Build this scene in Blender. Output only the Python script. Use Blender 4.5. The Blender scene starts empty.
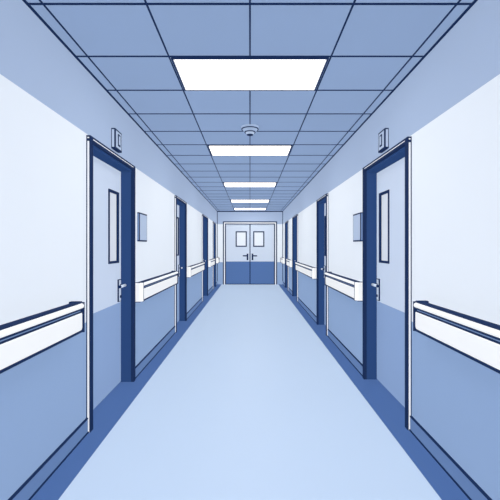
import bpy, bmesh, math
from mathutils import Matrix, Vector
sc = bpy.context.scene
try:
    sc.view_settings.view_transform = 'Standard'
    sc.view_settings.look = 'None'
except Exception: pass

def lin(h):
    h = h.lstrip('#'); o = []
    for i in (0, 2, 4):
        c = int(h[i:i+2], 16)/255
        o.append(c/12.92 if c <= .04045 else ((c+.055)/1.055)**2.4)
    return (*o, 1)

def mat(name, col, rough=.7, spec=.15, emis=None, noise=0.006):
    m = bpy.data.materials.new(name); m.use_nodes = True
    nt = m.node_tree; b = nt.nodes['Principled BSDF']
    b.inputs['Roughness'].default_value = rough
    b.inputs['Specular IOR Level'].default_value = spec
    n = nt.nodes.new('ShaderNodeTexNoise'); n.inputs['Scale'].default_value = 3
    g = nt.nodes.new('ShaderNodeNewGeometry')
    nt.links.new(g.outputs['Position'], n.inputs['Vector'])
    r = nt.nodes.new('ShaderNodeMapRange')
    r.inputs['To Min'].default_value = 1-noise; r.inputs['To Max'].default_value = 1+noise
    nt.links.new(n.outputs['Fac'], r.inputs['Value'])
    h = nt.nodes.new('ShaderNodeHueSaturation')
    h.inputs['Color'].default_value = lin(col)
    nt.links.new(r.outputs['Result'], h.inputs['Value'])
    nt.links.new(h.outputs['Color'], b.inputs['Base Color'])
    if emis:
        b.inputs['Emission Color'].default_value = lin(emis[0])
        b.inputs['Emission Strength'].default_value = emis[1]
    return m

def mat_steps(name, steps, axis='Z', absolute=False, rough=.7, spec=.15, scale=3.0):
    """colour bands: steps=[(start,colour)...] in metres along an axis"""
    m = mat(name, steps[0][1], rough, spec); nt = m.node_tree
    h = [n for n in nt.nodes if n.type == 'HUE_SAT'][0]
    g = [n for n in nt.nodes if n.type == 'NEW_GEOMETRY'][0]
    sx = nt.nodes.new('ShaderNodeSeparateXYZ'); nt.links.new(g.outputs['Position'], sx.inputs[0])
    src = sx.outputs[axis]
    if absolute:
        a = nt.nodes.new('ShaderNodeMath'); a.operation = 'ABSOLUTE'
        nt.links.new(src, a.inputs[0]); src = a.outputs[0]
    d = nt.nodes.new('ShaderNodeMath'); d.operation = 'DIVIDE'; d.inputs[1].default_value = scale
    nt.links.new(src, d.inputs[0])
    cr = nt.nodes.new('ShaderNodeValToRGB'); cr.color_ramp.interpolation = 'CONSTANT'
    e = cr.color_ramp.elements
    e[0].position = 0; e[0].color = lin(steps[0][1])
    e[1].position = steps[1][0]/scale; e[1].color = lin(steps[1][1])
    for p, c in steps[2:]:
        x = e.new(p/scale); x.color = lin(c)
    nt.links.new(d.outputs[0], cr.inputs[0]); nt.links.new(cr.outputs[0], h.inputs['Color'])
    return m

NAVY = mat('navy_enamel', '#182d55', .6, .1)
NAVY2 = mat('navy_frame_paint', '#284679', .6, .1)
PALE = mat('pale_trim_paint', '#f0f4fa', .6)
WHITE = mat('white_vinyl_rail', '#f8fafc', .5)
GREYB = mat('grey_blue_vinyl', '#a0b4d2', .6)
MID = mat('mid_blue_paint', '#7892bd', .6)
BASE = mat('baseboard_vinyl', '#6683b3', .6)
WALL = mat_steps('wall_paint_ceiling_shade', [(0, '#8ea8cf'), (.80, '#e5edf7'), (2.19, '#a6b9d7')])  # blue dado is wall paint; darker top band is ceiling shade put into the colour
LEAF = mat_steps('door_leaf_laminate', [(0, '#8ba5cf'), (.80, '#c7d5eb')], rough=.6)
LEAF2 = mat_steps('end_door_laminate', [(0, '#5272a8'), (.83, '#c9d6e9')], rough=.6)
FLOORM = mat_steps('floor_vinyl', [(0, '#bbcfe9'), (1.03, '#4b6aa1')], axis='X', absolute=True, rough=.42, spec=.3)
GLASS = mat('frosted_glass', '#e6eef9', .2, .5)
GLOW = mat('light_diffuser', '#ffffff', .5, .2, ('#fff8ee', 4.2))
PLATE = mat('sign_plate_plastic', '#b3c4de', .5)
STEEL = mat('satin_lever_metal', '#c8d6ea', .4, .5)

# ceiling tile material : slight variation per tile
T = .557; Y0 = 2.58
CEIL = mat('ceiling_tile', '#93aace', .9, .05)
nt = CEIL.node_tree
g = [n for n in nt.nodes if n.type == 'NEW_GEOMETRY'][0]
sn = nt.nodes.new('ShaderNodeVectorMath'); sn.operation = 'SUBTRACT'; sn.inputs[1].default_value = (0, Y0, 0)
dv = nt.nodes.new('ShaderNodeVectorMath'); dv.operation = 'DIVIDE'; dv.inputs[1].default_value = (T, T, 100)
fl = nt.nodes.new('ShaderNodeVectorMath'); fl.operation = 'FLOOR'
wn = nt.nodes.new('ShaderNodeTexWhiteNoise')
nt.links.new(g.outputs['Position'], sn.inputs[0]); nt.links.new(sn.outputs[0], dv.inputs[0])
nt.links.new(dv.outputs[0], fl.inputs[0]); nt.links.new(fl.outputs[0], wn.inputs['Vector'])
r = [n for n in nt.nodes if n.type == 'MAP_RANGE'][0]
r.inputs['To Min'].default_value = .98; r.inputs['To Max'].default_value = 1.02
nt.links.new(wn.outputs['Value'], r.inputs['Value'])

class B:
    def __init__(s, name): s.name = name; s.bm = bmesh.new(); s.mats = []
    def mi(s, m):
        if m not in s.mats: s.mats.append(m)
        return s.mats.index(m)
    def box(s, x0, x1, y0, y1, z0, z1, m):
        x0, x1 = sorted((x0, x1)); y0, y1 = sorted((y0, y1)); z0, z1 = sorted((z0, z1))
        M = Matrix.Translation(((x0+x1)/2, (y0+y1)/2, (z0+z1)/2)) @ Matrix.Diagonal((x1-x0, y1-y0, z1-z0, 1))
        r = bmesh.ops.create_cube(s.bm, size=1, matrix=M)
        i = s.mi(m)
        for f in {f for v in r['verts'] for f in v.link_faces}: f.material_index = i
    def cyl(s, p0, p1, r0, r1, m, seg=24):
        p0 = Vector(p0); p1 = Vector(p1); d = p1-p0
        M = Matrix.Translation((p0+p1)/2) @ d.to_track_quat('Z', 'Y').to_matrix().to_4x4()
        r = bmesh.ops.create_cone(s.bm, cap_ends=True, segments=seg, radius1=r0, radius2=r1, depth=d.length, matrix=M)
        i = s.mi(m)
        for f in {f for v in r['verts'] for f in v.link_faces}:
            f.material_index = i
            if len(f.verts) == 4: f.smooth = True
    def prism(s, prof, y0, y1, m, sx=1, x0=0):
        """extrude (offset_from_wall,z) profile along y; side wall sign sx"""
        i = s.mi(m)
        a = [s.bm.verts.new((sx*(x0-p[0]), y0, p[1])) for p in prof]
        b = [s.bm.verts.new((sx*(x0-p[0]), y1, p[1])) for p in prof]
        fs = [s.bm.faces.new(a), s.bm.faces.new(b[::-1])]
        n = len(prof)
        for k in range(n):
            fs.append(s.bm.faces.new((a[k], b[k], b[(k+1) % n], a[(k+1) % n])))
        for f in fs: f.material_index = i
    def done(s, bevel=0):
        bmesh.ops.recalc_face_normals(s.bm, faces=s.bm.faces)
        me = bpy.data.meshes.new(s.name); s.bm.to_mesh(me); s.bm.free()
        for m in s.mats: me.materials.append(m)
        o = bpy.data.objects.new(s.name, me); sc.collection.objects.link(o)
        if bevel:
            md = o.modifiers.new('bevel', 'BEVEL'); md.width = bevel; md.segments = 2; md.limit_method = 'ANGLE'
        return o

W = 1.2; H = 2.67; YB = -2.6; YE = 13.67; EYE = 1.36; DH = 2.15
doors = {-1: [(2.785, 3.82), (6.0, 6.94), (9.4, 10.5), (12.1, 12.9)],
          1: [(2.82, 3.89), (5.78, 6.60), (9.4, 10.4), (11.7, 12.6)]}

# shell
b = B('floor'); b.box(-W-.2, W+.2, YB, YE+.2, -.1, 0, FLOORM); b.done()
b = B('ceiling'); b.box(-W-.2, W+.2, YB, YE+.2, H, H+.1, CEIL); b.done()
for s, nm in ((-1, 'left'), (1, 'right')):
    b = B('wall_'+nm); y = YB
    for d0, d1 in doors[s]:
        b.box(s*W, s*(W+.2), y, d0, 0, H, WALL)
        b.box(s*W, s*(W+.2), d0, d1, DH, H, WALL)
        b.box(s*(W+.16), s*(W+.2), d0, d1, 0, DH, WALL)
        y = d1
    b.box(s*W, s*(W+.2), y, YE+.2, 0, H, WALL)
    b.done()
    b = B('baseboard_'+nm); y = YB
    for d0, d1 in doors[s]+[(YE, 0)]:
        e = d0-.03 if d1 else YE
        b.box(s*W, s*(W-.012), y, e, .004, .10, BASE)
        b.box(s*W, s*(W-.015), y, e, .10, .109, NAVY)
        b.box(s*W, s*(W-.020), y, e, 0, .008, NAVY)
        y = d1+.03
    b.done()
    b = B('trim_1' if s < 0 else 'trim_2')
    b.box(s*W, s*(W-.011), YB, YE, H-.011, H, NAVY); b.done()

# end wall
hw = .964; EH = 2.27
b = B('wall_back')
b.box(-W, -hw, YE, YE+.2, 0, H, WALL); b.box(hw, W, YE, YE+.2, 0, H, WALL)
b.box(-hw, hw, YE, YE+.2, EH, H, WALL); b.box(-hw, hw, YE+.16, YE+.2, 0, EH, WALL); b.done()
b = B('trim_3')
for s in (-1, 1):
    b.box(s*W, s*(W-.022), YE-.015, YE, .12, H-.02, NAVY)
b.box(-W, W, YE-.015, YE, H-.035, H-.001, NAVY); b.done()

# ceiling grid
b = B('ceiling_grid')
for x in (-2*T, -T, 0, T, 2*T):
    b.box(x-.0052, x+.0052, YB, YE-.02, H-.004, H, NAVY)
k = -9
while Y0+k*T < YE:
    y = Y0+k*T; b.box(-W+.012, W-.012, y-.0068, y+.0068, H-.0045, H, NAVY); k += 1
b.done()
for k in (-9, -5, 0, 4, 9, 14, 18):
    b = B('ceiling_light_panel'); y0 = Y0+k*T+.012; y1 = y0+T-.024; x = T-.012
    b.box(-x+.02, x-.02, y0+.02, y1-.02, H-.010, H-.001, GLOW)
    for a in ((-x, x, y0, y0+.012), (-x, x, y1-.012, y1), (-x, -x+.012, y0, y1), (x-.012, x, y0, y1)):
        b.box(*a, H-.012, H, NAVY)
    for a in ((-x+.012, x-.012, y0+.012, y0+.02), (-x+.012, x-.012, y1-.02, y1-.012), (-x+.012, -x+.02, y0+.02, y1-.02), (x-.02, x-.012, y0+.02, y1-.02)):
        b.box(*a, H-.011, H, PALE)
    b.done()

# smoke detector
b = B('smoke_detector'); y = 4.1
b.cyl((0, y, H), (0, y, H-.022), .097, .097, GREYB, 40)
b.cyl((0, y, H-.022), (0, y, H-.030), .094, .094, NAVY, 40)
b.cyl((0, y, H-.030), (0, y, H-.055), .084, .064, GREYB, 40)
b.cyl((0, y, H-.055), (0, y, H-.063), .060, .060, NAVY, 32)
b.cyl((0, y, H-.063), (0, y, H-.085), .050, .034, PLATE, 32)
b.cyl((0, y, H-.085), (0, y, H-.090), .036, .034, NAVY, 32)
b.done()

# side doors
n = 1
for s in (-1, 1):
    for d0, d1 in doors[s]:
        b = B('door_%d' % n); n += 1
        f = .03
        b.box(s*(W-.004), s*(W+.155), d0, d0+f, 0, DH, NAVY2)
        b.box(s*(W-.004), s*(W+.155), d1-f, d1, 0, DH, NAVY2)
        b.box(s*(W-.004), s*(W+.155), d0, d1, DH-f, DH, NAVY2)
        # architrave proud of the wall
        a0, a1 = W-.03, W
        b.box(s*(a0+.008), s*(a1-.007), d0-.028, d0+.02, 0, DH+.02, PALE)
        b.box(s*a0, s*(a0+.008), d0-.030, d0+.022, 0, DH+.024, NAVY)
        b.box(s*(a1-.007), s*a1, d0-.030, d0, 0, DH+.024, NAVY)
        b.box(s*a0, s*a1, d1-.03, d1+.02, 0, DH+.024, NAVY)
        b.box(s*a0, s*a1, d0-.03, d1+.02, DH-.012, DH+.008, NAVY)
        b.box(s*(a0+.004), s*a1, d0-.028, d1+.018, DH+.008, DH+.018, PALE)
        b.box(s*a0, s*a1, d0-.03, d1+.02, DH+.018, DH+.030, NAVY)
        # leaf with real window opening
        l0, l1 = d0+f+.004, d1-f-.004; x0, x1 = W+.10, W+.145
        z0, z1 = 1.22, 1.88
        ww = min(.235, .23*(d1-d0)); w0 = d0+.655*(d1-d0); w1 = w0+ww
        zt = DH-f-.004
        b.box(s*x0, s*x1, l0, w0, .01, zt, LEAF)
        b.box(s*x0, s*x1, w1, l1, .01, zt, LEAF)
        b.box(s*x0, s*x1, w0, w1, .01, z0, LEAF)
        b.box(s*x0, s*x1, w0, w1, z1, zt, LEAF)
        b.box(s*(x0+.012), s*(x0+.02), w0, w1, z0, z1, GLASS)
        t = .016
        for q in ((w0-t, w0+t*.4, z0-t, z1+t), (w1-t*.4, w1+t, z0-t, z1+t), (w0, w1, z0-t, z0+t*.4), (w0, w1, z1-t*.4, z1+t)):
            b.box(s*(x0-.008), s*(x0+.012), *q, NAVY)
        # lever + plate
        hy = d1-.10; hz = .95; X = s*x0
        b.box(X, X-s*.012, hy-.032, hy+.032, hz-.13, hz+.09, NAVY)
        b.box(X-s*.012, X-s*.016, hy-.022, hy+.022, hz-.122, hz+.082, STEEL)
        b.cyl((X-s*.016, hy, hz+.03), (X-s*.065, hy, hz+.03), .013, .013, NAVY)
        b.cyl((X-s*.06, hy+.012, hz+.03), (X-s*.06, hy-.13, hz+.03), .014, .012, STEEL)
        b.cyl((X-s*.06, hy-.13, hz+.03), (X-s*.06, hy-.14, hz+.03), .014, .014, NAVY)
        b.cyl((X-s*.016, hy, hz-.08), (X-s*.028, hy, hz-.08), .014, .012, NAVY)
        b.done()

# end double door
b = B('door_%d' % n)
f = .07
b.box(-hw, -hw+f, YE-.02, YE+.155, 0, EH, PALE); b.box(hw-f, hw, YE-.02, YE+.155, 0, EH, PALE)
b.box(-hw, hw, YE-.02, YE+.155, EH-f, EH, PALE)
for s in (-1, 1):
    b.box(s*(hw-.018), s*(hw+.020), YE-.028, YE-.001, 0, EH+.016, NAVY)
    b.box(s*(hw-f-.02), s*(hw-f+.014), YE-.026, YE+.05, 0, EH-f+.01, NAVY)
b.box(-hw, hw, YE-.028, YE-.001, EH-.018, EH+.020, NAVY)
b.box(-hw+f, hw-f, YE-.026, YE+.05, EH-f-.02, EH-f+.014, NAVY)
y0, y1 = YE+.03, YE+.075
for s in (-1, 1):
    xa, xb = .018, hw-f-.02; wa, wb = .15, .49; z0, z1 = 1.40, 1.90; zt = EH-f-.02
    b.box(s*xa, s*wa, y0, y1, .01, zt, LEAF2); b.box(s*wb, s*xb, y0, y1, .01, zt, LEAF2)
    b.box(s*wa, s*wb, y0, y1, .01, z0, LEAF2); b.box(s*wa, s*wb, y0, y1, z1, zt, LEAF2)
    b.box(s*wa, s*wb, y0+.015, y0+.025, z0, z1, GLASS)
    t = .034
    for q in ((wa-t, wa+.008, z0-t, z1+t), (wb-.008, wb+t, z0-t, z1+t)):
        b.box(s*q[0], s*q[1], y0-.01, y0+.01, q[2], q[3], NAVY)
    b.box(s*wa, s*wb, y0-.01, y0+.01, z0-t, z0+.008, NAVY); b.box(s*wa, s*wb, y0-.01, y0+.01, z1-.008, z1+t, NAVY)
    b.box(s*.06, s*.12, y0-.012, y0, .88, 1.12, NAVY)
    b.cyl((s*.09, y0-.012, 1.04), (s*.09, y0-.07, 1.04), .02, .02, NAVY)
    b.cyl((s*.08, y0-.065, 1.04), (s*.26, y0-.065, 1.04), .024, .022, NAVY)
b.box(-.018, .018, y0-.006, y1, .01, EH-f-.02, NAVY)
b.box(-hw+f, hw-f, YE-.02, YE+.03, 0, .02, NAVY)
b.done()

# handrails
zs = .045
prof_top = [(.03, .907), (.085, .907), (.098, .914), (.102, .925), (.098, .937), (.085, .944), (.03, .944)]
prof_low = [(.02, .760), (.075, .760), (.086, .767), (.09, .785), (.09, .872), (.086, .882), (.075, .888), (.02, .888)]
prof_top = [(p, z+zs) for p, z in prof_top]; prof_low = [(p, z+zs) for p, z in prof_low]
for s in (-1, 1):
    D = doors[s]
    segs = [(YB+.05, D[0][0]-.26)] + [(D[i][1]+.03, D[i+1][0]-.22) for i in range(len(D)-1)] + [(D[-1][1]+.06, YE-.05)]
    for y0, y1 in segs:
        b = B('wall_handrail')
        b.prism(prof_top, y0+.03, y1-.03, WHITE, s, W)
        b.prism(prof_low, y0+.03, y1-.03, WHITE, s, W)
        b.box(s*(W-.03), s*(W-.078), y0+.03, y1-.03, .888+zs, .907+zs, MID)
        b.box(s*(W), s*(W-.03), y0+.05, y1-.05, .79+zs, .92+zs, GREYB)
        b.box(s*(W-.020), s*(W-.092), y0+.03, y1-.03, .752+zs, .760+zs, NAVY)
        b.box(s*(W-.080), s*(W-.094), y0+.03, y1-.03, .883+zs, .889+zs, NAVY)
        b.box(s*(W-.080), s*(W-.104), y0+.03, y1-.03, .904+zs, .909+zs, NAVY)
        b.box(s*(W-.03), s*(W-.090), y0+.03, y1-.03, .944+zs, .949+zs, NAVY)
        for ya, yb in ((y0+.03, y0), (y1-.03, y1)):
            i = b.mi(WHITE)
            pts = [(.0, yb), (.07, yb), (.10, ya), (.0, ya)]
            lo = [b.bm.verts.new((s*(W-p), q, .755+zs)) for p, q in pts]
            hi = [b.bm.verts.new((s*(W-p), q, .946+zs)) for p, q in pts]
            fs = [b.bm.faces.new(lo), b.bm.faces.new(hi[::-1])]
            for k in range(4): fs.append(b.bm.faces.new((lo[k], hi[k], hi[(k+1) % 4], lo[(k+1) % 4])))
            for q in fs: q.material_index = i
            g = .006 if ya > yb else -.006
            b.box(s*W, s*(W-.103), ya, ya+g, .751+zs, .950+zs, NAVY)
            b.box(s*W, s*(W-.072), yb, ya, .747+zs, .755+zs, NAVY)
            b.box(s*W, s*(W-.072), yb, ya, .946+zs, .951+zs, NAVY)
        b.done()

# wall plates / indicators
for s in (-1, 1):
    b = B('room_sign'); y0, y1 = (4.0, 4.30); z0, z1 = 1.42, 1.73
    b.box(s*W, s*(W-.022), y0, y1, z0, z1, NAVY)
    b.box(s*(W-.003), s*(W-.017), y0-.002, y1-.01, z0+.012, z1-.012, MID)
    b.box(s*(W-.022), s*(W-.026), y0+.022, y1-.022, z0+.016, z1-.016, PLATE)
    b.done(.001)
    b = B('call_indicator'); y0, y1 = (3.25, 3.42); z0, z1 = 2.215, 2.39
    b.box(s*W, s*(W-.034), y0, y1, z0, z1, NAVY)
    b.box(s*(W-.034), s*(W-.038), y0+.022, y1-.022, z0+.016, z1-.016, PLATE)
    b.box(s*(W-.038), s*(W-.042), y0+.055, y1-.055, z0+.035, z1-.035, NAVY)
    b.box(s*(W-.042), s*(W-.044), y0+.070, y1-.070, z0+.050, z1-.050, PLATE)
    b.box(s*(W-.007), s*(W-.026), y0-.003, y0+.001, z0+.012, z1-.012, PLATE)
    b.done(.0008)

# even, shadowless sun fill (flat illustration lighting)
def sun(name, d, st, col='#ffffff'):
    l = bpy.data.lights.new(name, 'SUN'); l.energy = st; l.angle = math.radians(20)
    l.color = lin(col)[:3]; l.use_shadow = False; l.specular_factor = 0
    try: l.cycles.max_bounces = 0
    except Exception as e: print(e)
    o = bpy.data.objects.new(name, l); sc.collection.objects.link(o)
    o.rotation_euler = Vector(d).to_track_quat('-Z', 'Y').to_euler(); o.location = (0, 0, 4)
sun('sun_fill', (-1, .36, -.42), 2.82)
sun('sun_fill', (1, .36, -.42), 2.82)
sun('sun_fill', (0, .32, 1), 2.6)
sun('sun_fill', (0, .1, -1), .95)

# world
w = bpy.data.worlds.new('world'); sc.world = w; w.use_nodes = True
w.node_tree.nodes['Background'].inputs[0].default_value = lin('#f4f6ff')
w.node_tree.nodes['Background'].inputs[1].default_value = .5

cd = bpy.data.cameras.new('camera'); cam = bpy.data.objects.new('camera', cd); sc.collection.objects.link(cam)
cam.location = (0, 0, EYE); cam.rotation_euler = (math.radians(90), 0, 0)
cd.sensor_width = 36; cd.lens = 36*376/500; cd.shift_y = -.006; cd.clip_start = .05
sc.camera = cam
